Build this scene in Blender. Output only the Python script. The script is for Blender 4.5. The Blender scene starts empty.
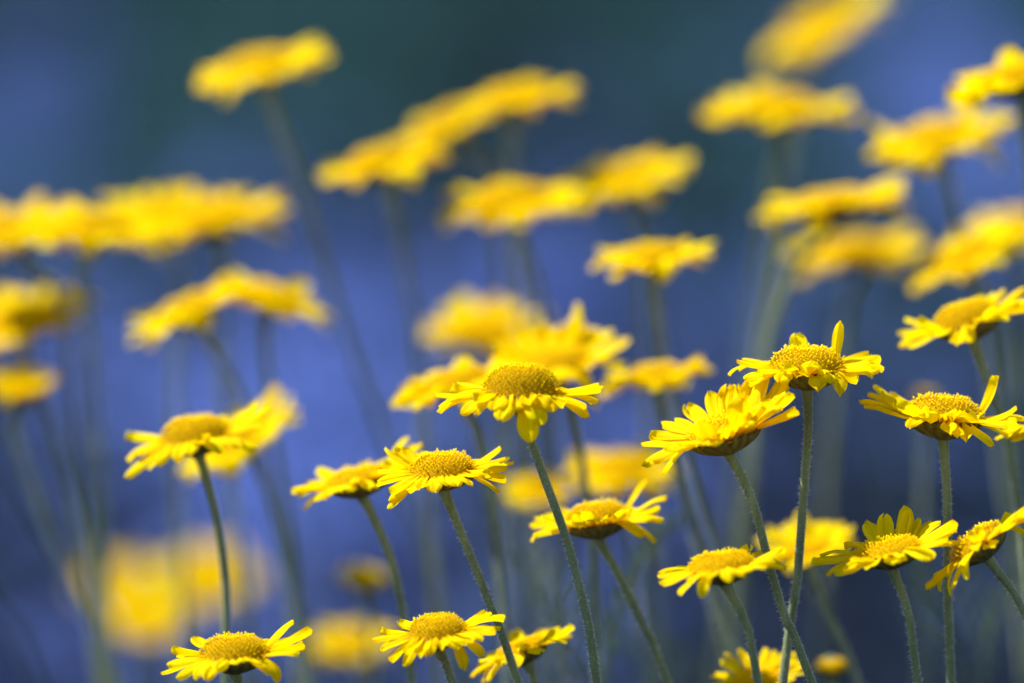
import bpy, math, random
import numpy as np
from mathutils import Vector, Matrix
R = math.radians
rng = random.Random(11)
FSTOP = 3.5

# ------------------------------------------------------------------ camera
scene = bpy.context.scene
C = scene.collection
CAM_Z, PITCH, LENS, FOCUS = 0.712, 8.0, 200.0, 1.51
cam_d = bpy.data.cameras.new('camera')
cam_d.lens = LENS; cam_d.sensor_width = 36.0; cam_d.sensor_fit = 'HORIZONTAL'
cam_d.clip_start = 0.05; cam_d.clip_end = 500
cam_d.dof.use_dof = True; cam_d.dof.focus_distance = FOCUS; cam_d.dof.aperture_fstop = FSTOP
cam = bpy.data.objects.new('camera', cam_d)
cam.location = (0, 0, CAM_Z); cam.rotation_euler = (R(90 - PITCH), 0, 0)
C.objects.link(cam); scene.camera = cam

# ------------------------------------------------------------------ light
SUN_EL, SUN_AZ = 57.0, 276.0        # azimuth measured clockwise from +Y (away from the camera)
w = bpy.data.worlds.new('World'); scene.world = w; w.use_nodes = True
nt = w.node_tree; bg = nt.nodes['Background']
sky = nt.nodes.new('ShaderNodeTexSky'); sky.sky_type = 'NISHITA'; sky.sun_disc = False
sky.sun_elevation = R(SUN_EL); sky.sun_rotation = R(SUN_AZ); sky.ozone_density = 3.0; sky.air_density = 1.2; sky.dust_density = 0.3
nt.links.new(sky.outputs[0], bg.inputs[0]); bg.inputs[1].default_value = 0.092
sd = bpy.data.lights.new('sun', 'SUN'); sd.energy = 4.6; sd.angle = R(0.6); sd.color = (1.0, 0.97, 0.91)
sun = bpy.data.objects.new('sun', sd); C.objects.link(sun)
sdir = Vector((math.sin(R(SUN_AZ)) * math.cos(R(SUN_EL)), math.cos(R(SUN_AZ)) * math.cos(R(SUN_EL)), math.sin(R(SUN_EL))))
sun.rotation_euler = sdir.to_track_quat('Z', 'Y').to_euler()
scene.view_settings.view_transform = 'Standard'; scene.view_settings.look = 'None'
scene.view_settings.exposure = 0.98; scene.view_settings.gamma = 1.0
scene.render.engine = 'CYCLES'
scene.cycles.use_denoising = True
scene.cycles.max_bounces = 6; scene.cycles.transparent_max_bounces = 8

# ------------------------------------------------------------------ helpers
def tag(o, label=None, cat=None, group=None, kind=None):
    for k, v in (('label', label), ('category', cat), ('group', group), ('kind', kind)):
        if v: o[k] = v

def obj(name, mesh, parent=None, M=None):
    o = bpy.data.objects.new(name, mesh); C.objects.link(o)
    if parent: o.parent = parent
    if M is not None: o.matrix_basis = M
    return o

def mesh_from(name, verts, faces, mats, midx=None, smooth=True, cols=None, uvs=None):
    me = bpy.data.meshes.new(name)
    me.from_pydata([tuple(v) for v in verts], [], [tuple(f) for f in faces])
    for m in mats: me.materials.append(m)
    if midx is not None: me.polygons.foreach_set('material_index', midx)
    me.polygons.foreach_set('use_smooth', [smooth] * len(me.polygons))
    if cols is not None:
        a = me.color_attributes.new('tint', 'FLOAT_COLOR', 'POINT')
        a.data.foreach_set('color', np.asarray(cols, dtype=np.float32).ravel())
    if uvs is not None:
        ul = me.uv_layers.new(name='UVMap')
        li = np.zeros(len(me.loops), dtype=np.int32); me.loops.foreach_get('vertex_index', li)
        ul.data.foreach_set('uv', np.asarray(uvs, dtype=np.float32)[li].ravel())
    me.update()
    return me

def ray(px, py):
    """direction (per unit of optical depth) of the view through a picture point"""
    x = (px - 512) / 1024 * 36 / LENS
    y = -(py - 341.5) / 1024 * 36 / LENS
    p = R(PITCH)
    f = Vector((0, math.cos(p), -math.sin(p))); u = Vector((0, math.sin(p), math.cos(p)))
    return f + Vector((x, 0, 0)) + u * y
CAMP = Vector((0, 0, CAM_Z))
def at_depth(px, py, D): return CAMP + ray(px, py) * D
def at_y(px, py, y):
    r = ray(px, py); return CAMP + r * (y / r.y)
def at_ground(px, py, z=0.0):
    r = ray(px, py); return CAMP + r * ((z - CAM_Z) / r.z)

def spline(pts, n):
    P = [pts[0] * 2 - pts[1]] + list(pts) + [pts[-1] * 2 - pts[-2]]
    out = []
    for i in range(1, len(P) - 2):
        a, b, c, d = P[i - 1:i + 3]
        for k in range(n):
            t = k / n
            out.append(0.5 * ((2 * b) + (c - a) * t + (2 * a - 5 * b + 4 * c - d) * t * t + (-a + 3 * b - 3 * c + d) * t ** 3))
    out.append(P[-2].copy())
    return out

# ------------------------------------------------------------------ materials
def mat(name):
    m = bpy.data.materials.new(name); m.use_nodes = True
    return m, m.node_tree, m.node_tree.nodes['Principled BSDF']
def ramp(nt, stops):
    r = nt.nodes.new('ShaderNodeValToRGB'); e = r.color_ramp.elements
    e[0].position, e[0].color = stops[0][0], (*stops[0][1], 1)
    e[1].position, e[1].color = stops[-1][0], (*stops[-1][1], 1)
    for p, c in stops[1:-1]:
        x = e.new(p); x.color = (*c, 1)
    return r

def petal_material():
    m, nt, b = mat('petal_yellow'); N, L = nt.nodes, nt.links
    uv = N.new('ShaderNodeUVMap')
    mp = N.new('ShaderNodeMapping'); mp.inputs['Scale'].default_value = (1.6, 16, 1)
    oi = N.new('ShaderNodeObjectInfo')
    add = N.new('ShaderNodeVectorMath'); add.operation = 'ADD'
    L.new(uv.outputs[0], mp.inputs[0]); L.new(mp.outputs[0], add.inputs[0]); L.new(oi.outputs['Random'], add.inputs[1])
    no = N.new('ShaderNodeTexNoise'); no.inputs['Scale'].default_value = 1.0; no.inputs['Detail'].default_value = 3
    L.new(add.outputs[0], no.inputs['Vector'])
    cr = ramp(nt, [(0.28, (0.89, 0.62, 0.001)), (0.5, (0.93, 0.73, 0.001)), (0.72, (0.95, 0.80, 0.002))])
    L.new(no.outputs['Fac'], cr.inputs[0])
    sep = N.new('ShaderNodeSeparateXYZ'); L.new(uv.outputs[0], sep.inputs[0])
    br = ramp(nt, [(0.0, (0.90, 0.62, 0.25)), (0.35, (1, 1, 1)), (1.0, (1, 1, 1))])
    L.new(sep.outputs['X'], br.inputs[0])
    mx = N.new('ShaderNodeMixRGB'); mx.blend_type = 'MULTIPLY'; mx.inputs[0].default_value = 1
    L.new(cr.outputs[0], mx.inputs[1]); L.new(br.outputs[0], mx.inputs[2])
    hs = N.new('ShaderNodeHueSaturation'); L.new(mx.outputs[0], hs.inputs['Color'])
    mr = N.new('ShaderNodeMapRange'); mr.inputs['To Min'].default_value = 0.490; mr.inputs['To Max'].default_value = 0.508
    L.new(oi.outputs['Random'], mr.inputs[0]); L.new(mr.outputs[0], hs.inputs['Hue'])
    L.new(hs.outputs[0], b.inputs['Base Color'])
    b.inputs['Roughness'].default_value = 0.6; b.inputs['Specular IOR Level'].default_value = 0.03
    bp = N.new('ShaderNodeBump'); bp.inputs['Strength'].default_value = 0.55; bp.inputs['Distance'].default_value = 0.0006
    L.new(no.outputs['Fac'], bp.inputs['Height']); L.new(bp.outputs[0], b.inputs['Normal'])
    tr = N.new('ShaderNodeBsdfTranslucent')
    th = N.new('ShaderNodeMixRGB'); th.blend_type = 'MULTIPLY'; th.inputs[0].default_value = 1; th.inputs[2].default_value = (1, 0.96, 0.3, 1)
    L.new(hs.outputs[0], th.inputs[1]); L.new(th.outputs[0], tr.inputs[0])
    ms = N.new('ShaderNodeMixShader'); ms.inputs[0].default_value = 0.5
    L.new(b.outputs[0], ms.inputs[1]); L.new(tr.outputs[0], ms.inputs[2])
    L.new(ms.outputs[0], N['Material Output'].inputs[0])
    return m

def tint_material(name, rough=0.6, transl=0.0, spec=0.25):
    m, nt, b = mat(name); N, L = nt.nodes, nt.links
    a = N.new('ShaderNodeAttribute'); a.attribute_name = 'tint'
    L.new(a.outputs['Color'], b.inputs['Base Color'])
    b.inputs['Roughness'].default_value = rough; b.inputs['Specular IOR Level'].default_value = spec
    if transl:
        tr = N.new('ShaderNodeBsdfTranslucent'); L.new(a.outputs['Color'], tr.inputs[0])
        ms = N.new('ShaderNodeMixShader'); ms.inputs[0].default_value = transl
        L.new(b.outputs[0], ms.inputs[1]); L.new(tr.outputs[0], ms.inputs[2]); L.new(ms.outputs[0], N['Material Output'].inputs[0])
    return m

def noise_material(name, stops, scale, rough=0.6, spec=0.3, bump=0.0, stretch=(1, 1, 1), detail=4):
    m, nt, b = mat(name); N, L = nt.nodes, nt.links
    tc = N.new('ShaderNodeTexCoord'); mp = N.new('ShaderNodeMapping'); mp.inputs['Scale'].default_value = stretch
    no = N.new('ShaderNodeTexNoise'); no.inputs['Scale'].default_value = scale; no.inputs['Detail'].default_value = detail
    L.new(tc.outputs['Object'], mp.inputs[0]); L.new(mp.outputs[0], no.inputs['Vector'])
    cr = ramp(nt, stops); L.new(no.outputs['Fac'], cr.inputs[0]); L.new(cr.outputs[0], b.inputs['Base Color'])
    b.inputs['Roughness'].default_value = rough; b.inputs['Specular IOR Level'].default_value = spec
    if bump:
        bp = N.new('ShaderNodeBump'); bp.inputs['Distance'].default_value = bump
        L.new(no.outputs['Fac'], bp.inputs['Height']); L.new(bp.outputs[0], b.inputs['Normal'])
    return m

M_petal = petal_material()
M_floret = tint_material('floret', 0.8, 0.42, 0.0)
M_calyx = tint_material('calyx', 0.7, 0.0, 0.2)
M_stem = noise_material('stem_green', [(0.3, (0.11, 0.14, 0.06)), (0.55, (0.17, 0.21, 0.095)), (0.75, (0.24, 0.28, 0.14))], 420, 0.6, 0.3, 0.0004, (1, 1, 0.15))
M_hair, hn, hb = mat('stem_hair'); hb.inputs['Base Color'].default_value = (0.75, 0.78, 0.76, 1); hb.inputs['Roughness'].default_value = 0.5
tr = hn.nodes.new('ShaderNodeBsdfTranslucent'); tr.inputs[0].default_value = (0.8, 0.82, 0.8, 1)
ms = hn.nodes.new('ShaderNodeMixShader'); ms.inputs[0].default_value = 0.5
hn.links.new(hb.outputs[0], ms.inputs[1]); hn.links.new(tr.outputs[0], ms.inputs[2]); hn.links.new(ms.outputs[0], hn.nodes['Material Output'].inputs[0])
_b = M_stem.node_tree.nodes['Principled BSDF']; _b.inputs['Sheen Weight'].default_value = 0.7; _b.inputs['Sheen Roughness'].default_value = 0.35; _b.inputs['Sheen Tint'].default_value = (0.85, 0.95, 1, 1)
M_leaf = noise_material('leaf_grey_green', [(0.3, (0.05, 0.085, 0.05)), (0.7, (0.10, 0.15, 0.10))], 90, 0.6)
M_ground = noise_material('shade_tinted_soil_moss', [(0.3, (0.010, 0.016, 0.022)), (0.5, (0.014, 0.026, 0.034)), (0.75, (0.022, 0.034, 0.055))], 6, 0.95, 0.05, 0.01)  # near-black blue: shade over the ground painted into its colour
M_cover = tint_material('ground_cover', 0.75, 0.2, 0.1)
M_blue = tint_material('blue_blossom', 0.7, 0.25, 0.1)

# ------------------------------------------------------------------ ground and low planting
G = 250.0
g = mesh_from('ground', [(-G, -G, 0), (G, -G, 0), (G, G, 0), (-G, G, 0)], [(0, 1, 2, 3)], [M_ground], smooth=False)
go = obj('ground', g); tag(go, kind='structure')

# drifts of blue blossom in the bed behind (centre found on the ground, spread in metres)
DRIFTS = []
def drift(px, py, rx, ry, amp):
    p = at_ground(px, py, 0.07); q = at_ground(px + rx, py, 0.07)
    up = at_ground(px, py - ry, 0.07)
    DRIFTS.append((p.x, p.y, abs(q.x - p.x), abs(up.y - p.y), amp))
for d in [(275, 450, 90, 95, 1.1), (140, 400, 60, 60, .5), (60, 310, 90, 60, .6), (610, 435, 60, 45, 1.0), (540, 275, 85, 50, .95), (340, 290, 90, 55, .65),
          (950, 55, 60, 55, .95), (15, 145, 65, 35, .8), (40, 45, 55, 40, .55), (1000, 200, 50, 70, .85), (240, 185, 80, 35, .5),
          (700, 330, 50, 60, .5), (800, 290, 45, 55, .5), (440, 610, 90, 50, .55), (590, 610, 45, 45, .6), (60, 620, 60, 50, .5), (20, 480, 40, 40, .45),
          (220, 610, 80, 50, .4), (780, 640, 100, 40, .3), (960, 380, 50, 60, .45), (970, 580, 50, 60, .42), (580, 130, 60, 35, .42), (760, 60, 60, 40, .4), (430, 420, 45, 60, .6), (880, 140, 50, 30, .4), (680, 520, 60, 40, .35), (850, 430, 60, 40, .2)]:
    drift(*d)
def blue_amount(X, Y):
    s = np.full_like(X, 0.008)
    for cx, cy, rx, ry, a in DRIFTS:
        s = s + a * np.exp(-(((X - cx) / rx) ** 2 + ((Y - cy) / ry) ** 2) * 0.8)
    return np.clip(s, 0, 1)

def scatter_leaves(n, seed, zlo, zhi, size, colour_fn, keep_fn, xr, yr, flat):
    r = np.random.default_rng(seed)
    X = r.uniform(*xr, n); Y = r.uniform(*yr, n)
    k = r.random(n) < keep_fn(X, Y); X, Y = X[k], Y[k]; n = len(X)
    Z = zlo + (zhi - zlo) * r.random(n) ** 1.3 * (0.65 + 0.35 * np.sin(X * 9 + np.cos(Y * 7) * 2))
    az = r.uniform(0, 2 * np.pi, n); el = r.normal(0.35, flat, n)
    d = np.stack([np.cos(az) * np.cos(el), np.sin(az) * np.cos(el), np.sin(el)], 1)
    s = np.stack([-np.sin(az), np.cos(az), r.normal(0, .3, n)], 1)
    L = size * r.uniform(.6, 1.5, n)[:, None]; W = L * .33
    P = np.stack([X, Y, Z], 1)
    dn = np.array([0, 0, -1.0])
    V = np.stack([P, P + d * L * .5 + s * W, P + d * L + dn * L * .2, P + d * L * .5 - s * W], 1).reshape(-1, 3)
    F = np.arange(n * 4).reshape(-1, 4)
    col = colour_fn(r, X, Y, n); col = np.concatenate([col, np.ones((n, 1))], 1)
    return V, F, np.repeat(col, 4, 0)

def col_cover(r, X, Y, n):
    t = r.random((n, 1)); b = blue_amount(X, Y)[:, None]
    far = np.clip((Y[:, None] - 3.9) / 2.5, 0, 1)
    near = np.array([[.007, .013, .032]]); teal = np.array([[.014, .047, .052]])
    c = near * (1 - far) + teal * far  # dim blue shade over the bed is put into the leaf colours
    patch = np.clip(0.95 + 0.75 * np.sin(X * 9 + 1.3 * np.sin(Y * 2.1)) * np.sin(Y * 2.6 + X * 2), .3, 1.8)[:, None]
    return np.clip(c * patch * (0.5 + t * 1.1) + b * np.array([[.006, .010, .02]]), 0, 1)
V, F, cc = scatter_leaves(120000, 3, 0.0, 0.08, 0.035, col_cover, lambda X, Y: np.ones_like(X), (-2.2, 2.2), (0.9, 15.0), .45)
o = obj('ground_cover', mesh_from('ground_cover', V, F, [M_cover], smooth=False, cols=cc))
tag(o, 'low blue-green foliage, shade in its colour, covering the ground beneath and behind the flowers', 'foliage', kind='stuff')
def col_blue(r, X, Y, n):
    t = r.random((n, 1)); u = r.random((n, 1))
    return np.array([[.122, .205, .66]]) * (0.55 + .8 * t) * (1 - .25 * u) + np.array([[.05, .06, .10]]) * u
V, F, cc = scatter_leaves(190000, 5, 0.05, 0.10, 0.022, col_blue, lambda X, Y: blue_amount(X, Y) ** 2.1, (-2, 2), (3.0, 13.0), .35)
o = obj('blue_blossom', mesh_from('blue_blossom', V, F, [M_blue], smooth=False, cols=cc))
tag(o, 'drifts of blurred periwinkle blue blossom low in the bed behind the daisies', 'blossom', kind='stuff')

# ------------------------------------------------------------------ petals (unit head: whole flower radius 1)
NU, NV = 8, 12
def petal_mesh(L=0.65, W=0.17, curl=0.0, cup=0.0, tip=0.0, twist=0.0, seed=0, pinch=0.45):
    r = random.Random(seed)
    v, uv = [], []
    x = z = 0.0; ang = 0.0
    wob = r.uniform(-.03, .03); side = r.uniform(-.12, .12)
    ns = r.uniform(0, 6.28)
    spine = []
    for j in range(NV + 1):
        t = j / NV
        ang = R(curl) * (t - .15) + R(tip) * max(0, t - .6) / .4
        if j: x += math.cos(ang) * L / NV; z += math.sin(ang) * L / NV
        spine.append((x, z, ang))
    for j in range(NV + 1):
        t = j / NV
        base = pinch + (1 - pinch) * min(1, t / .55) ** .8
        tp = 1.0 if t < .58 else math.sqrt(max(0.0, 1 - ((t - .58) / .42) ** 2.0 * .965))
        wd = W / 2 * base * tp * (1 + wob * math.sin(t * 7))
        sx, sz, a = spine[j]
        tw = R(twist) * t
        for i in range(NU + 1):
            u = -1 + 2 * i / NU
            yy = u * wd
            zz = -0.075 * W * math.cos(u * math.pi * 2.0) + cup * W * u * u * (0.4 + t)
            zz += 0.035 * W * math.sin(u * 5 + ns + t * 4)
            tipx = 0.0
            if t > .8: tipx = (-0.035 * L * (math.cos(u * math.pi * 2.1 + ns * .2) * .5 + .5)) * (t - .8) / .2
            y2 = yy * math.cos(tw) - zz * math.sin(tw); z2 = yy * math.sin(tw) + zz * math.cos(tw)
            y2 += side * W * t * t
            v.append((sx - z2 * math.sin(a) + tipx, y2, sz + z2 * math.cos(a)))
            uv.append((t, i / NU))
    f = [(j * (NU + 1) + i, (j + 1) * (NU + 1) + i, (j + 1) * (NU + 1) + i + 1, j * (NU + 1) + i + 1) for j in range(NV) for i in range(NU)]
    return mesh_from('petal', v, f, [M_petal], uvs=uv)

LIB = {}
for kind, cl in (('flat', (-12, 6)), ('down', (-60, -25)), ('up', (12, 40)), ('roll', (40, 95))):
    LIB[kind] = [petal_mesh(curl=rng.uniform(*cl), cup=rng.uniform(-.12, .38), tip=rng.uniform(-30, 15), twist=rng.uniform(-22, 22), seed=k, W=rng.uniform(.20, .26)) for k in range(9)]

# ------------------------------------------------------------------ disc
DISC_R = 0.47
def disc_mesh(seed, N=430, H=0.30, mature=0.5, spiky=0.2, brown=.25):  # brown = how far the outer florets have aged
    """dome of tiny tubular florets; mature = share of the radius (from the rim) whose florets are open"""
    r = random.Random(seed); V, F, MI, CO = [], [], [], []
    def dome(q):                       # q = 0 centre .. 1 rim
        flat = 1 - 0.10 * math.exp(-(q / .3) ** 2)
        return H * flat * (max(0.0, 1 - q ** 2.4)) ** .62
    rings, seg = 9, 32
    for j in range(rings + 1):
        q = j / rings
        for i in range(seg):
            a = 2 * math.pi * i / seg
            V.append((DISC_R * .97 * q * math.cos(a), DISC_R * .97 * q * math.sin(a), dome(q) - .02 - (.05 if j == rings else 0))); CO.append((.70 - .4 * brown * q, .44 - .31 * brown * q, .005, 1))
    for j in range(rings):
        for i in range(seg):
            i2 = (i + 1) % seg
            F.append((j * seg + i, (j + 1) * seg + i, (j + 1) * seg + i2, j * seg + i2))
    for n in range(N):
        q = math.sqrt((n + .5) / N); a = n * 2.39996 + r.uniform(-.04, .04)
        p = Vector((DISC_R * q * math.cos(a), DISC_R * q * math.sin(a), dome(q)))
        e = .01
        sl = (dome(min(1, q + e)) - dome(max(0, q - e))) / (DISC_R * (min(1, q + e) - max(0, q - e)))
        nr = Vector((-sl * math.cos(a), -sl * math.sin(a), 1)).normalized()
        nr = (nr + Vector((r.uniform(-.22, .22), r.uniform(-.22, .22), r.uniform(-.1, .2)))).normalized()
        t1 = nr.orthogonal().normalized(); t2 = nr.cross(t1)
        s = DISC_R / math.sqrt(N) * .86 * r.uniform(.8, 1.12)
        openf = q > 1 - mature and r.random() < .92
        k0 = len(V); sg = 6
        if openf:
            h = s * r.uniform(1.5, 2.7)
            if r.random() < spiky: h *= 1.5
            prof = [(.42, -s * .5), (.5, h * .55), (1.0, h), (.50, h * .97), (.25, h * 1.12), (.0, h * 1.2)]
            g = r.random()
            rim = max(0, (q - .5) / .5)
            c0 = Vector((.99, .78, .005)) * (1 - .45 * brown * rim) ; cb = Vector((.90, .64, .005)) * (1 - .75 * brown * rim); ct = Vector((.98, .76, .02)) * (1 - .3 * brown * g * rim)
            cols = [cb, cb, c0, cb * 1.5, ct, ct]
        else:
            h = s * r.uniform(1.2, 1.8) * (1.1 if q > .3 else .9)
            prof = [(.55, -s * .5), (.80, h * .35), (.86, h * .6), (.6, h * .9), (.25, h * 1.02), (0, h * 1.04)]
            g = r.random()
            c0 = Vector((.99, .82, .004)) if g > .3 else Vector((.98, .68, .003))
            cols = [c0 * .8, c0 * .9, c0, c0, c0, c0]
        for (rad, z), cl in zip(prof[:-1], cols):
            for i in range(sg):
                aa = 2 * math.pi * i / sg
                rr = s * rad * .62 * (1.0 if (not openf or rad < .9 or i % 2 == 0) else .62)
                w_ = p + nr * z + (t1 * math.cos(aa) + t2 * math.sin(aa)) * rr
                V.append(w_); CO.append((*cl, 1))
        V.append(p + nr * prof[-1][1]); CO.append((*cols[-1], 1))
        m = len(prof) - 1
        for j in range(m - 1):
            for i in range(sg):
                i2 = (i + 1) % sg
                F.append((k0 + j * sg + i, k0 + j * sg + i2, k0 + (j + 1) * sg + i2, k0 + (j + 1) * sg + i))
        for i in range(sg): F.append((k0 + (m - 1) * sg + i, k0 + (m - 1) * sg + (i + 1) % sg, k0 + m * sg))
    return mesh_from('disc', V, F, [M_floret], cols=CO)
DISCS = {
    'dome': disc_mesh(1, 540, .34, .7, .15, .55),
    'grain': disc_mesh(2, 360, .27, .6, .2, .35),
    'mid': disc_mesh(3, 330, .21, .55, .25, .1),
    'flat': disc_mesh(4, 330, .16, .5, .3, .05),
    'spiky': disc_mesh(5, 240, .20, .7, .7, .3),
}

# ------------------------------------------------------------------ calyx: bowl with overlapping bracts
def calyx_mesh(seed):
    r = random.Random(seed); V, F, CO = [], [], []
    prof = [(.075, -.27), (.13, -.25), (.27, -.20), (.39, -.13), (.455, -.05), (.455, -.02), (.36, -.015)]
    seg = 30
    def prad(z):
        for (a, za), (b, zb) in zip(prof, prof[1:]):
            if za <= z <= zb: return a + (b - a) * (z - za) / (zb - za)
        return .45
    for (rad, z) in prof:
        for i in range(seg):
            a = 2 * math.pi * i / seg
            V.append((rad * math.cos(a), rad * math.sin(a), z)); CO.append((.085, .070, .020, 1))
    for j in range(len(prof) - 1):
        for i in range(seg):
            i2 = (i + 1) % seg; F.append((j * seg + i, j * seg + i2, (j + 1) * seg + i2, (j + 1) * seg + i))
    for row, (z0, z1, n) in enumerate([(-.25, -.10, 13), (-.19, -.04, 17), (-.13, -.015, 23)]):
        for i in range(n):
            a = 2 * math.pi * (i + row * .5) / n + r.uniform(-.05, .05)
            zt = z1 + r.uniform(-.02, .02)
            k = len(V); green = r.random()
            body = (.12 + .05 * green, .12 + .06 * green, .03); edge = (.10, .045, .012)
            for j in range(5):
                t = j / 4; z = z0 + (zt - z0) * t; rad = prad(min(z, 0)) + .012 + .012 * math.sin(t * 3.1)
                hw = (.5, .9, .85, .55, .05)[j] * 1.15 * math.pi / n * (prad(min(z0 * .5 + zt * .5, 0)))
                for u in (-1, 0, 1):
                    x, y = rad + (.012 if u == 0 else 0), u * hw
                    V.append((x * math.cos(a) - y * math.sin(a), x * math.sin(a) + y * math.cos(a), z))
                    CO.append((*(body if (u == 0 and j < 4) else edge), 1))
            for j in range(4):
                for u in range(2): F.append((k + j * 3 + u, k + j * 3 + u + 1, k + j * 3 + u + 4, k + j * 3 + u + 3))
    return mesh_from('calyx', V, F, [M_calyx], cols=CO)
CALYX = [calyx_mesh(s) for s in (1, 2, 3)]

# ------------------------------------------------------------------ stem, hairs, leaves
def stem_mesh(path, r_top, r_mid):
    V, F = [], []; n = len(path); sg = 14
    up = Vector((0, 1, 0)); cum = 0
    for j, p in enumerate(path):
        t = (path[min(j + 1, n - 1)] - path[max(j - 1, 0)]).normalized()
        a = t.cross(up).normalized(); b = a.cross(t)
        if j: cum += (p - path[j - 1]).length
        rr = r_mid + (r_top - r_mid) * math.exp(-cum / .004) + cum * .0006
        for i in range(sg):
            an = 2 * math.pi * i / sg
            q = rr * (1 + .07 * math.cos(an * 7))
            V.append(p + (a * math.cos(an) + b * math.sin(an)) * q)
    for j in range(n - 1):
        for i in range(sg):
            i2 = (i + 1) % sg; F.append((j * sg + i, (j + 1) * sg + i, (j + 1) * sg + i2, j * sg + i2))
    return mesh_from('stem', V, F, [M_stem])

def hair_mesh(path, rad, seed, reach, n, hw=.00006):
    r = random.Random(seed); V, F = [], []
    cum = [0]
    for a, b in zip(path, path[1:]): cum.append(cum[-1] + (b - a).length)
    for k in range(n):
        d = reach * r.random()
        j = 0
        while j < len(cum) - 2 and cum[j + 1] < d: j += 1
        t = (d - cum[j]) / max(1e-9, cum[j + 1] - cum[j]); p = path[j].lerp(path[j + 1], t)
        ax = (path[j + 1] - path[j]).normalized(); u = ax.orthogonal().normalized(); v = ax.cross(u)
        an = r.uniform(0, 2 * math.pi); nr = u * math.cos(an) + v * math.sin(an); sd = ax.cross(nr)
        L = r.uniform(.0004, .0012); w_ = hw
        base = p + nr * rad * .9; lean = ax * r.uniform(-.6, .6) + sd * r.uniform(-.5, .5)
        tipv = base + (nr + lean).normalized() * (L + rad * .1)
        i = len(V)
        V += [base + sd * w_, base - sd * w_ * .5 + ax * w_ * .9, base - sd * w_ * .5 - ax * w_ * .9, tipv]
        F += [(i, i + 1, i + 3), (i + 1, i + 2, i + 3), (i + 2, i, i + 3)]
    return mesh_from('stem_hair', V, F, [M_hair], smooth=False)

def tube(V, F, pts, r0, r1, sg=5):
    k = len(V); n = len(pts)
    for j, p in enumerate(pts):
        t = (pts[min(j + 1, n - 1)] - pts[max(j - 1, 0)]).normalized(); a = t.orthogonal().normalized(); b = t.cross(a)
        rr = r0 + (r1 - r0) * j / (n - 1)
        for i in range(sg): V.append(p + (a * math.cos(6.2832 * i / sg) + b * math.sin(6.2832 * i / sg)) * rr)
    for j in range(n - 1):
        for i in range(sg):
            i2 = (i + 1) % sg; F.append((k + j * sg + i, k + (j + 1) * sg + i, k + (j + 1) * sg + i2, k + j * sg + i2))
def feather_leaf(seed, L):
    """finely divided leaf growing along +X from its foot"""
    r = random.Random(seed); V, F = [], []
    spine = [Vector((L * t, L * .10 * math.sin(t * 2.2), L * (.5 * t - .45 * t * t))) for t in [i / 10 for i in range(11)]]
    tube(V, F, spine, .0009, .0003)
    for j in range(2, 11):
        for s in (-1, 1):
            p = spine[j]; l = L * .26 * math.sin(math.pi * (.2 + .75 * j / 11)) * r.uniform(.8, 1.2)
            d = Vector((.75, s, r.uniform(.1, .5))).normalized()
            tube(V, F, [p, p + d * l * .5, p + d * l + Vector((l * .2, 0, 0))], .0006, .00025, 4)
            for q in (.35, .6, .8):
                for s2 in (-1, 1):
                    pp = p + d * l * q; dd = (d + Vector((.5, -s * .3, s2 * .9))).normalized()
                    tube(V, F, [pp, pp + dd * l * .3], .00045, .0002, 4)
    return mesh_from('leaf', V, F, [M_leaf])
LEAVES = [feather_leaf(s, L) for s, L in ((1, .055), (2, .07), (3, .045))]

# ------------------------------------------------------------------ a daisy
GROUP = 'yellow daisies standing in the meadow'
def interp(mp, az):
    az %= 360; mp = sorted(mp); m = mp + [(mp[0][0] + 360, mp[0][1])]
    if az < m[0][0]: az += 360
    for (a, va), (b, vb) in zip(m, m[1:]):
        if a <= az <= b:
            t = (az - a) / max(1e-6, b - a); t = t * t * (3 - 2 * t); return va + (vb - va) * t
    return mp[0][1]
def blur_px(D): return 200 / FSTOP / 1000 * abs(D - FOCUS) / D / .2736 * 1024

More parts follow.
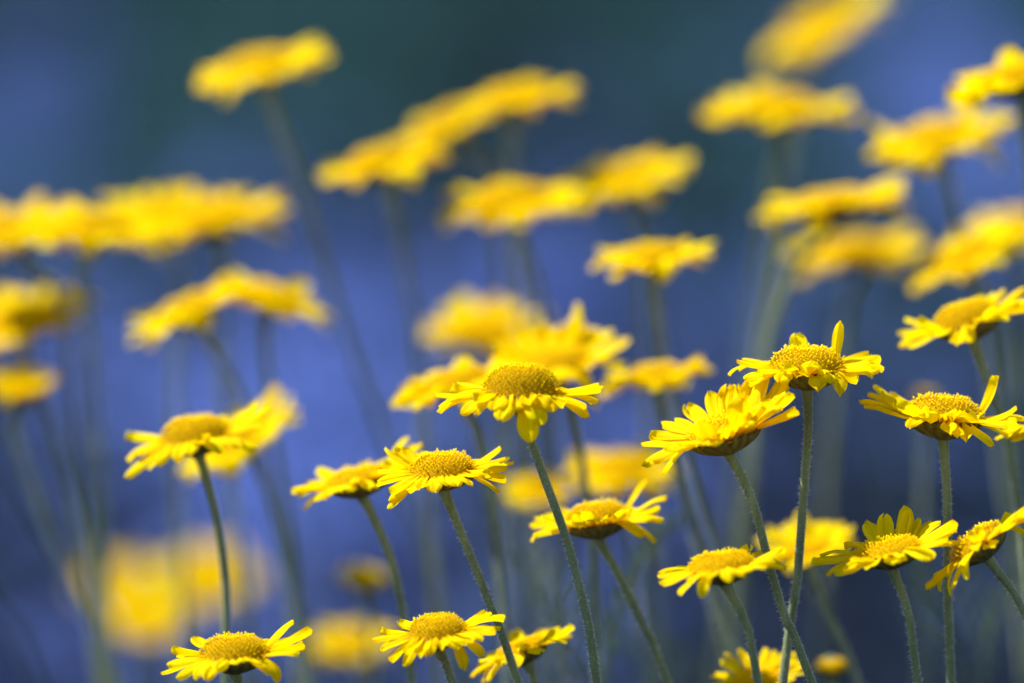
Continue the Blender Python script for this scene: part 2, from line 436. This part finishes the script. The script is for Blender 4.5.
def daisy(label, px, py, wpx, D, stem, roll=0, pitch=0, el=((0, 0),), disc='mid', n=22, curl='flat', plen=1.0, extra=(), skip=(), jit=9, front=.22, bud=False, leaves=2):
    global rng
    rng = random.Random(int(px * 7 + py * 13 + 5))
    head = at_depth(px, py, D)
    far = D > 1.62 and not bud
    if far: pitch += 2 if pitch < 15 else 0; jit = max(jit, 9)
    s = (wpx * (1.04 if far else 1.0) - (.25 if far else .45) * blur_px(D)) * D / FOCUS * .2736 / 1024 / 2
    HR = Matrix.Rotation(R(-roll), 4, 'Y') @ Matrix.Rotation(R(pitch - (5.5 if D > 1.6 else 7)), 4, 'X')
    nrm = (HR @ Vector((0, 0, 1, 0))).to_3d()
    # stem path in the upright plane through the head, carried on down to the soil
    rs = .00107 * (s / .02) ** .3
    top = head - nrm * .25 * s
    pts = [top, top + (Vector((at_y(*stem[0], head.y))) - top) * .45 - nrm * .0012]
    for (x, y) in stem:
        p = at_y(x, y, head.y)
        if (p - pts[-1]).length > .003 and p.z < pts[-1].z - .0015: pts.append(p)
    last = pts[-1]; dirv = (pts[-1] - pts[-2]).normalized()
    slope = max(-.45, min(.45, dirv.x / max(.2, -dirv.z)))
    h = last.z
    yb = rng.uniform(-.03, .04)
    for f_ in (.3, .62, 1.0):
        pts.append(Vector((last.x + slope * h * (f_ - .42 * f_ * f_), last.y + yb * f_ * f_, h * (1 - f_))))
    pts[-1].z = 0.0
    path = spline(pts, 10)
    path = [p for i, p in enumerate(path) if i == 0 or (p - path[i - 1]).length > 1e-5]
    base = path[-1].copy()
    root = bpy.data.objects.new('daisy_bud' if bud else 'daisy', None); C.objects.link(root)
    root.empty_display_size = .02; root.location = base
    tag(root, label, 'flower bud' if bud else 'flower', 'daisy buds' if bud else GROUP)
    loc = [p - base for p in path]; hl = head - base
    st = obj('stem', stem_mesh(loc, rs * 1.55, rs), root)
    if D < 1.6:
        obj('stem_hair', hair_mesh(loc, rs, int(px), .17, 2000), st)['kind'] = 'stuff'
    else:
        obj('stem_hair', hair_mesh(loc, rs, int(px), .36, 2200, .00014), st)['kind'] = 'stuff'
    HM = Matrix.Translation(hl) @ HR @ Matrix.Scale(s, 4)
    spin = Matrix.Rotation(rng.uniform(0, 6.28), 4, 'Z')
    obj('calyx', CALYX[int(px) % 3], root, HM @ spin @ (Matrix.Diagonal((.92, .92, 1.45, 1)) if bud else Matrix.Identity(4)))
    obj('disc', DISCS[disc], root, HM @ spin)
    def petal(az, e, ln=1.0, wd=1.0, cv=None, tw=0, r0=.415, z0=-.015):
        me = rng.choice(LIB[cv or curl])
        M = HM @ Matrix.Rotation(R(az), 4, 'Z') @ Matrix.Translation((r0, 0, z0)) @ Matrix.Rotation(R(-e), 4, 'Y') @ Matrix.Rotation(R(tw), 4, 'X') @ Matrix.Diagonal((ln, wd, 1, 1))
        obj('petal', me, root, M)
    a0 = rng.uniform(0, 360 / n)
    n = int(n * (1.2 if D < 1.59 else 1.65))
    for k in range(n):
        az = a0 + 360 * k / n + rng.uniform(-5, 5)
        if any(abs((az - a + 180) % 360 - 180) < b for a, b in skip): continue
        petal(az, interp(list(el), az) + rng.gauss(0, jit), plen * rng.uniform(.84, 1.06) * (1 - front * max(0, -math.sin(R(az)))), rng.uniform(.92, 1.24) * (1 if D < 1.59 else 1.22),
              curl if rng.random() < .72 else rng.choice(['flat', 'down', 'up']), rng.uniform(-14, 14), .39, rng.choice((-.018, -.006, .008)))
    for e_ in extra: petal(*e_)
    for k in range(leaves):
        cm, i = 0.0, 0
        while i < len(loc) - 3 and cm < .24 + .07 * k: cm += (loc[i + 1] - loc[i]).length; i += 1
        M = Matrix.Translation(loc[i]) @ Matrix.Rotation(rng.uniform(0, 6.28), 4, 'Z') @ Matrix.Rotation(R(-rng.uniform(10, 40)), 4, 'Y')
        obj('leaf', LEAVES[k % 3], root, M)
    return root

FLAT = ((0, 4), (90, 4), (180, 4), (270, 0))
DROOP = ((0, -8), (90, 2), (180, -10), (225, -18), (270, -22), (315, -18))
# ---- in focus
daisy('sharp daisy with a tall grainy brown-yellow dome and drooping petals, photo centre', 521, 392, 160, 1.503,
      [(530, 430), (545, 480), (568, 545), (586, 615), (597, 683)], 0, 4, ((0, -4), (90, 2), (180, -6), (225, -20), (270, -22), (315, -20)), 'dome', 26, 'flat', 1.08,
      extra=[(278, -66, .9, 1.1, 'flat', 0, .42, -.03), (252, -30, .65, 1.2), (287, -38, .7, 1.2)], jit=7, front=.62)
daisy('sharp daisy with one narrow petal standing straight up, on an upright stem', 807, 369, 156, 1.515,
      [(808, 395), (808, 430), (803, 500), (797, 580), (790, 625), (783, 683)], 0, 4, ((0, 4), (90, 8), (180, 6), (225, -8), (270, -12), (315, -10)), 'grain', 25, 'flat', 1.0,
      extra=[(28, 82, .95, .62, 'flat', 60, .40, .0), (100, 60, .7, 1.2, 'up'), (275, 50, .42, 1.25, 'flat', 0, .46, -.01), (281, -50, .45, 1.0)], jit=7, front=.62)
daisy('cup-shaped sharp daisy leaning left with raised petals hiding its disc', 724, 434, 156, 1.505,
      [(735, 460), (752, 500), (768, 560), (786, 620), (812, 683)], 15, 6, ((0, 26), (50, 42), (90, 36), (140, 24), (180, -4), (225, 4), (270, 16), (290, 34), (320, 30)), 'mid', 25, 'flat', 1.12,
      extra=[(20, 34, 1.35, 1.5, 'up'), (35, 44, 1.3, 1.5, 'up'), (300, 62, .8, 1.5, 'flat', 0, .4, 0), (250, 50, .85, 1.4), (342, 5, 1.0, .8)], jit=6)
daisy('wide sharp daisy with a knobbly golden disc and long side petals near the right edge', 944, 418, 160, 1.52,
      [(945, 445), (947, 500), (948, 600), (951, 683)], -4, 3, ((0, 6), (90, 6), (180, 14), (270, -6)), 'grain', 21, 'flat', 1.02,
      extra=[(15, 52, 1.0, 1.0, 'up', 20), (188, 22, 1.1, .9), (278, 45, .42, 1.3, 'flat'), (292, -40, .55, .9), (250, 30, .8, 1.1)], skip=((40, 14),), jit=7)
daisy('sharp daisy cut by the right edge, just right of the wide knobbly one', 1052, 428, 110, 1.53,
      [(1056, 450), (1060, 520), (1062, 600)], 4, 4, FLAT, 'mid', 20, 'flat', 1.0)
daisy('nearly sharp daisy tipped up to the right, above the wide knobbly one', 968, 322, 148, 1.562,
      [(975, 350), (990, 390), (1005, 430), (1016, 490), (1026, 580)], 17, 2, ((0, 10), (40, 24), (90, 10), (180, 2), (270, -2)), 'grain', 21, 'flat', 1.0,
      extra=[(350, 0, 1.25, .9)])
daisy('sharp daisy with orange-tipped disc below the cup-shaped one, its stem running to the bottom edge', 722, 567, 136, 1.49,
      [(737, 595), (746, 625), (758, 683)], 7, 3, ((0, 6), (90, 4), (180, -6), (215, -22), (270, 6), (330, 8)), 'mid', 22, 'flat', 1.02, jit=7)
daisy('slightly blurred daisy behind the tallest upright stem, its own stem curving down right', 807, 550, 104, 1.60,
      [(812, 580), (832, 622), (858, 683)], 6, 15, ((0, 22), (90, 34), (180, 22), (270, 4)), 'flat', 20, 'flat', 1.1)
daisy('sharp ragged daisy with fanned raised petals left of the bottom right corner flower', 889, 551, 138, 1.50,
      [(898, 580), (907, 610), (918, 683)], 10, 5, ((0, 18), (45, 32), (90, 16), (140, 3), (180, -8), (220, -8), (270, 4), (320, 8)), 'flat', 24, 'flat', 1.1,
      extra=[(130, 30, .8, .8, 'down'), (60, 48, .9, .8), (355, 0, 1.1, 1.2)], jit=9)
daisy('strongly tilted sharp daisy with spiky stamens and deep brown cup, right edge', 979, 545, 128, 1.50,
      [(1003, 578), (1018, 600), (1040, 650), (1050, 683)], 35, -2, ((0, 4), (90, 0), (180, -6), (230, -34), (270, 20), (330, 10)), 'spiky', 21, 'flat', 1.1,
      extra=[(350, -6, 1.1, 1.2), (285, -20, .6, 1.2), (20, 10, 1.15, 1.3)], skip=((95, 35),), jit=7)
daisy('sharp flat daisy with a broad golden disc, directly left below the central drooping one', 443, 472, 138, 1.515,
      [(450, 500), (466, 545), (490, 605), (518, 683)], 3, 6, ((0, 4), (90, 12), (150, 18), (180, 0), (210, -22), (270, -8), (330, -10)), 'grain', 24, 'flat', 1.0,
      extra=[(45, 26, .9, .8, 'down'), (205, -38, 1.0, 1.4), (338, -26, .8, 1.0)], skip=((70, 24),), jit=8)
daisy('slightly soft daisy tucked behind the left petals of the flat broad-disc one', 358, 480, 138, 1.555,
      [(376, 515), (391, 560), (404, 620), (412, 683)], 12, 3, ((0, 12), (90, 4), (180, 0), (270, 2)), 'flat', 21, 'flat', 1.0,
      extra=[(10, 34, 1.1, 1.2), (30, 40, 1.1, 1.2)])
daisy('sharp daisy with one thin petal lifted at upper right, crossed by the central flower stem', 597, 521, 136, 1.54,
      [(603, 545), (622, 582), (646, 632), (668, 683)], 9, 4, ((0, 4), (90, 4), (150, 12), (180, 0), (220, 12), (270, 26), (330, 0)), 'grain', 20, 'flat', 1.02,
      extra=[(25, 44, 1.05, .7), (10, 20, 1.1, 1.0), (352, -38, .9, .8), (300, 30, .7, 1.5), (250, 45, .6, 1.5)], skip=((80, 20),), jit=8)
daisy('sharp daisy with bristly golden disc at the bottom edge, left of the central stem foot', 437, 633, 126, 1.50,
      [(446, 660), (455, 690)], 5, 6, ((0, 8), (90, 4), (180, 0), (215, -24), (270, -10), (330, -4)), 'grain', 24, 'flat', 1.0,
      extra=[(5, 26, 1.1, 1.2, 'down'), (310, -62, .9, .9), (325, -28, .9, 1.0)], skip=((80, 26),), jit=8)
daisy('daisy tilted to show its dark cup, between two crossing stems at the bottom centre', 522, 650, 112, 1.54,
      [(534, 672), (538, 700)], 19, 0, ((0, 10), (90, 16), (180, -14), (270, 6)), 'flat', 20, 'flat', 1.05)
daisy('sharp daisy with splayed ragged petals at the bottom left', 234, 655, 142, 1.50,
      [(240, 680), (244, 710)], 2, 3, ((0, 8), (90, 10), (180, -4), (215, -22), (270, -12), (330, -6)), 'grain', 19, 'flat', 1.02,
      extra=[(30, 44, 1.05, 1.1), (10, 20, 1.2, .9)], skip=((75, 25),), jit=8)
daisy('lone soft-edged daisy on a tall bare curved stem at left, orange disc', 196, 437, 148, 1.56,
      [(205, 465), (216, 515), (225, 580), (226, 640), (226, 700)], 7, 5, ((0, 16), (40, 30), (90, 4), (180, 0), (215, -20), (270, -4), (330, -8)), 'grain', 19, 'flat', 1.02,
      extra=[(20, 24, 1.2, 1.4), (205, -24, 1.2, 1.3)])
daisy('sharp daisy cut by the bottom edge, facing the viewer behind a foreground stem', 757, 680, 92, 1.55,
      [(762, 720)], 8, 22, ((0, 22), (90, 34), (180, 14), (270, 0)), 'flat', 20, 'flat', 1.15, jit=10)
# ---- half open buds
daisy('small half open bud at the bottom edge, right of the crossing stems', 832, 667, 72, 1.61,
      [(838, 700)], 0, 2, ((0, 62),), 'mid', 16, 'up', .3, bud=True, leaves=1)
daisy('blurred half open bud below the left petals of the flat broad-disc daisy', 362, 580, 88, 1.73,
      [(368, 620), (374, 690)], -10, 18, ((0, 35),), 'mid', 18, 'up', .5, bud=True, leaves=1)
daisy('small blurred bud peeping over the wide knobbly daisy at right', 925, 398, 44, 1.74,
      [(924, 440), (922, 560), (921, 690)], 0, 0, ((0, 60),), 'flat', 16, 'up', .8, bud=True, leaves=1)
daisy('small blurred bud at the left edge below the half hidden flower', 20, 390, 96, 1.72,
      [(14, 425), (35, 490), (70, 580), (118, 690)], 0, 16, ((0, 30),), 'flat', 18, 'up', .9, bud=True, leaves=1)
# ---- middle distance, soft
daisy('soft yellow daisy spreading left behind the central drooping one', 458, 384, 142, 1.60,
      [(475, 430), (487, 490), (499, 560), (506, 640), (508, 690)], 12, 5, ((0, 10), (90, 10), (180, -4), (270, -6)), 'mid', 22, 'flat', 1.0)
daisy('soft yellow daisy with tall pointed petals rising behind the right of the central drooping one', 560, 362, 138, 1.61,
      [(572, 410), (582, 460), (592, 540), (596, 640)], 4, 5, ((0, 14), (60, 40), (90, 40), (180, 20), (270, -20)), 'mid', 22, 'flat', 1.1,
      extra=[(62, 78, 1.35, 1.0), (15, 26, 1.15, .55), (310, -52, 1.2, 1.2)])
daisy('soft daisy with dark underside, right of the centre cluster and above the dark gap', 655, 377, 112, 1.63,
      [(662, 410), (668, 440), (700, 560), (735, 690)], 9, 1, ((0, 10), (90, 8), (180, 2), (270, -4)), 'mid', 21, 'flat', 1.0)
daisy('blurred flat daisy alone in the middle, between the upper cluster and the dark gap', 654, 258, 124, 1.645,
      [(657, 300), (668, 380), (690, 470), (716, 560), (745, 690)], 3, 2, ((0, 16), (90, 8), (180, 4), (215, -20), (270, -4)), 'mid', 21, 'flat', 1.0)
daisy('blurred daisy tilted up right, directly behind the lone soft-edged one at left', 240, 438, 132, 1.66,
      [(262, 470), (278, 530), (296, 600), (312, 690)], 30, 14, FLAT, 'mid', 20, 'flat', 1.0)
daisy('low blurred daisy right of the central sharp stem', 622, 470, 118, 1.70,
      [(626, 510), (640, 600), (650, 690)], 2, 16, FLAT, 'mid', 20, 'flat', 1.0)
daisy('low blurred daisy half hidden by the central sharp stem', 538, 490, 74, 1.71,
      [(542, 530), (552, 610), (558, 690)], 0, 24, FLAT, 'mid', 18, 'flat', 1.0)
# ---- upper blurred heads
daisy('blurred lone daisy highest at upper left on a long slanting stem', 262, 66, 138, 1.735,
      [(272, 105), (300, 185), (345, 330), (388, 450), (440, 600)], 8, 5, ((0, 8), (90, 8), (180, -2), (220, -38), (270, -12)), 'mid', 20, 'flat', 1.0)
daisy('blurred daisy at the top of the upper centre cluster', 517, 97, 124, 1.75,
      [(511, 140), (514, 200), (522, 300), (532, 420)], 6, 2, FLAT, 'mid', 21, 'flat', 1.0)
daisy('blurred daisy tilted steeply in the middle of the upper centre cluster', 448, 126, 138, 1.80,
      [(490, 170), (500, 260), (512, 400)], 28, 2, FLAT, 'mid', 20, 'flat', 1.0)
daisy('blurred daisy lowest left of the upper centre cluster on a dark straight stem', 381, 162, 132, 1.72,
      [(393, 200), (405, 270), (418, 360), (428, 480)], 10, 4, ((0, 4), (90, 6), (180, 2), (270, -14)), 'mid', 21, 'flat', 1.0)
daisy('large blurred daisy in the cluster below the top one, left of its neighbour', 512, 202, 152, 1.72,
      [(526, 235), (540, 300), (552, 400), (562, 520)], 4, 4, ((0, 0), (90, 6), (180, -8), (270, -6)), 'mid', 22, 'flat', 1.0)
daisy('blurred daisy rising right above the lone flat one, right half of its pair', 622, 180, 142, 1.745,
      [(640, 230), (643, 330), (650, 450)], 11, 4, ((0, 6), (90, 6), (180, 0), (270, -8)), 'mid', 22, 'flat', 1.0)
daisy('faint blurred daisy above the central drooping one, shaded', 485, 332, 130, 1.77,
      [(492, 380), (500, 480), (505, 600)], 2, 18, ((0, 10), (90, 14), (180, 10), (270, 0)), 'mid', 20, 'flat', 1.0)
daisy('blurred daisy cut by the left edge, left end of the long yellow row', 16, 229, 150, 1.73,
      [(60, 300), (75, 400)], 2, 4, ((0, 4), (90, 10), (180, 4), (270, -8)), 'mid', 22, 'flat', 1.0)
daisy('blurred daisy over a dark stem in the long yellow row at left', 96, 229, 150, 1.71,
      [(80, 270), (90, 330), (98, 420), (104, 540), (106, 690)], -3, 4, ((0, -2), (90, 6), (180, 4), (270, -8)), 'mid', 22, 'flat', 1.0)
daisy('blurred daisy with dark underside, right end of the long yellow row at left', 216, 219, 150, 1.75,
      [(226, 260), (222, 320), (226, 420), (240, 560)], 8, 3, ((0, 12), (90, 14), (180, 0), (270, -4)), 'mid', 22, 'flat', 1.0, extra=[(335, -25, 1.1, 1.3)])
daisy('blurred daisy peeping up behind the long yellow row at left', 160, 215, 130, 1.77,
      [(180, 260), (176, 380), (180, 520)], 0, 2, ((0, 8), (80, 40), (180, 6), (270, 0)), 'mid', 18, 'flat', 1.0)
daisy('blurred daisy tilted up right, left one of the pair below the long yellow row', 188, 312, 130, 1.685,
      [(214, 350), (240, 395), (262, 470), (285, 560), (300, 690)], 24, 3, FLAT, 'mid', 21, 'flat', 1.0)
daisy('blurred daisy drooping to the right, right one of the pair below the long yellow row', 274, 300, 124, 1.695,
      [(266, 350), (272, 430), (290, 540), (300, 690)], -18, 4, FLAT, 'mid', 21, 'flat', 1.0)
daisy('blurred daisy cut by the left edge below the long yellow row', 22, 322, 140, 1.74,
      [(32, 370), (60, 450), (86, 560), (100, 690)], 8, 10, ((0, 14), (90, 26), (180, 14), (270, -8)), 'mid', 22, 'flat', 1.1)
daisy('blurred flat daisy on a dark straight stem, left one high at the upper right', 779, 109, 152, 1.76,
      [(784, 150), (783, 220), (772, 290), (760, 350), (750, 460)], 0, 3, ((0, 0), (90, 8), (180, -2), (270, -8)), 'mid', 22, 'flat', 1.0)
daisy('most blurred dim daisy cut by the top edge at upper right', 824, 26, 140, 1.93,
      [(800, 90), (760, 300), (740, 500)], 26, 4, ((0, 6), (90, 10), (180, 0), (270, -20)), 'mid', 22, 'flat', 1.1)
daisy('blurred daisy with an upturned right petal, beneath the one at the top right corner', 940, 138, 148, 1.725,
      [(950, 175), (962, 230), (985, 330), (1000, 450)], 8, 4, ((0, 12), (90, 6), (180, -2), (270, -8)), 'mid', 22, 'flat', 1.0, extra=[(5, 18, 1.15, 1.3), (335, -40, 1.0, 1.2)])
daisy('soft daisy cut by the right edge in the top right corner, black underside', 1014, 80, 140, 1.635,
      [(1020, 105), (1026, 160), (1036, 260)], 13, 3, ((0, 12), (90, 16), (180, 0), (270, -2)), 'mid', 21, 'flat', 1.0)
daisy('blurred thin daisy seen edge on, above the paler one at upper right', 832, 204, 150, 1.70,
      [(800, 260), (775, 320), (760, 400), (748, 520)], 8, 0, ((0, 4), (90, 2), (180, 2), (270, 2)), 'flat', 22, 'flat', 1.0)
daisy('pale blurred daisy below the thin edge-on one at upper right', 857, 254, 148, 1.80,
      [(847, 300), (838, 370), (828, 460), (822, 600)], 4, 2, FLAT, 'mid', 22, 'flat', 1.0)
daisy('blurred daisy tilted steeply up right, left of the right edge above the nearly sharp one', 966, 258, 128, 1.685,
      [(1000, 310), (1010, 400), (1016, 520)], 30, 9, FLAT, 'mid', 21, 'flat', 1.05)
daisy('blurred daisy cut by the right edge behind the steeply tilted one', 1012, 228, 124, 1.80,
      [(1020, 290), (1024, 400)], 14, 4, ((0, 6), (90, 12), (180, 6), (270, -16)), 'mid', 21, 'flat', 1.0)
# ---- far, low, strongly blurred
daisy('strongly blurred yellow daisy, lowest of the three in the lower left patch', 150, 622, 88, 1.95,
      [(158, 680), (164, 720)], 4, 30, ((0, 12),), 'mid', 20, 'flat', 1.0, leaves=1)
daisy('strongly blurred daisy at upper left of the lower left yellow patch', 122, 588, 100, 2.12,
      [(126, 650), (130, 700)], 0, 34, ((0, 10),), 'mid', 20, 'flat', 1.0, leaves=1)
daisy('strongly blurred daisy at the right of the lower left yellow patch', 208, 580, 112, 2.05,
      [(212, 650), (220, 700)], 0, 32, ((0, 10),), 'mid', 20, 'flat', 1.0, leaves=1)
daisy('strongly blurred low daisy left of the bristly one at the bottom', 352, 643, 96, 1.83,
      [(356, 690)], 0, 16, FLAT, 'mid', 20, 'flat', 1.0, leaves=1)

# ------------------------------------------------------------------ blurred grass stems and leafy shoots
def grass(label, D, pts, r=.0011):
    P = [at_depth(*pts[0], D)]
    for x, y in pts[1:]: P.append(at_y(x, y, P[0].y))
    l, d = P[-1], (P[-1] - P[-2]).normalized(); sl = max(-.4, min(.4, d.x / max(.2, -d.z)))
    for f_ in (.5, 1.0): P.append(Vector((l.x + sl * l.z * (f_ - .4 * f_ * f_), l.y + .02 * f_, l.z * (1 - f_))))
    path = spline(P, 8); base = path[-1].copy(); V, F = [], []
    tube(V, F, [p - base for p in path], .0003, r, 8)
    o = obj('grass_stem', mesh_from('grass_stem', V, F, [M_leaf])); o.location = base
    tag(o, label, 'grass', 'blurred grass stems between the daisies')
grass('pale blurred grass stem slanting across the lower left corner', 1.95, [(-60, 380), (-20, 430), (60, 560), (140, 700)], .0021)
grass('short pale blurred grass stem in the very corner at bottom left', 1.85, [(-40, 540), (0, 612), (44, 700)], .0019)
grass('thin blurred grass stem under the low blurred daisies at centre', 1.9, [(556, 520), (580, 570), (606, 630), (640, 700)], .0015)
grass('wide pale blurred grass stem between the two right sharp stems', 2.0, [(868, 380), (884, 460), (905, 560), (940, 700)], .0020)
grass('faint blurred grass stem right of the lone tall bare daisy stem', 2.0, [(272, 330), (292, 440), (306, 560), (312, 700)], .0017)
grass('faint blurred grass stem rising through the gap in the upper centre cluster', 1.95, [(425, 190), (440, 290), (462, 420), (480, 560), (486, 700)], .0016)

def shoot(label, px, py, D, h, seed):
    r = random.Random(seed); top = at_depth(px, py, D); base = Vector((top.x + .02, top.y, 0))
    root = bpy.data.objects.new('leafy_shoot', None); C.objects.link(root); root.location = base; root.empty_display_size = .02
    tag(root, label, 'shoot', 'leafy shoots without flowers')
    path = spline([top - base, (top - base) * .5 + Vector((-.004, .004, 0)), Vector((0, 0, 0))], 12)
    V, F = [], []; tube(V, F, path, .0009, .0014, 8); obj('stem', mesh_from('stem', V, F, [M_leaf]), root)
    for k in range(14):
        p = path[min(len(path) - 2, int(k * 1.2))]
        M = Matrix.Translation(p) @ Matrix.Rotation(k * 2.4 + r.uniform(-.3, .3), 4, 'Z') @ Matrix.Rotation(R(-r.uniform(35, 65)), 4, 'Y') @ Matrix.Scale(r.uniform(.6, .95), 4)
        obj('leaf', LEAVES[k % 3], root, M)
shoot('feathery grey green shoot, blurred, at the bottom edge right of the central stem foot', 606, 664, 1.66, .3, 1)
shoot('feathery grey green shoot, blurred, at the bottom edge near the right corner', 985, 676, 1.70, .3, 2)
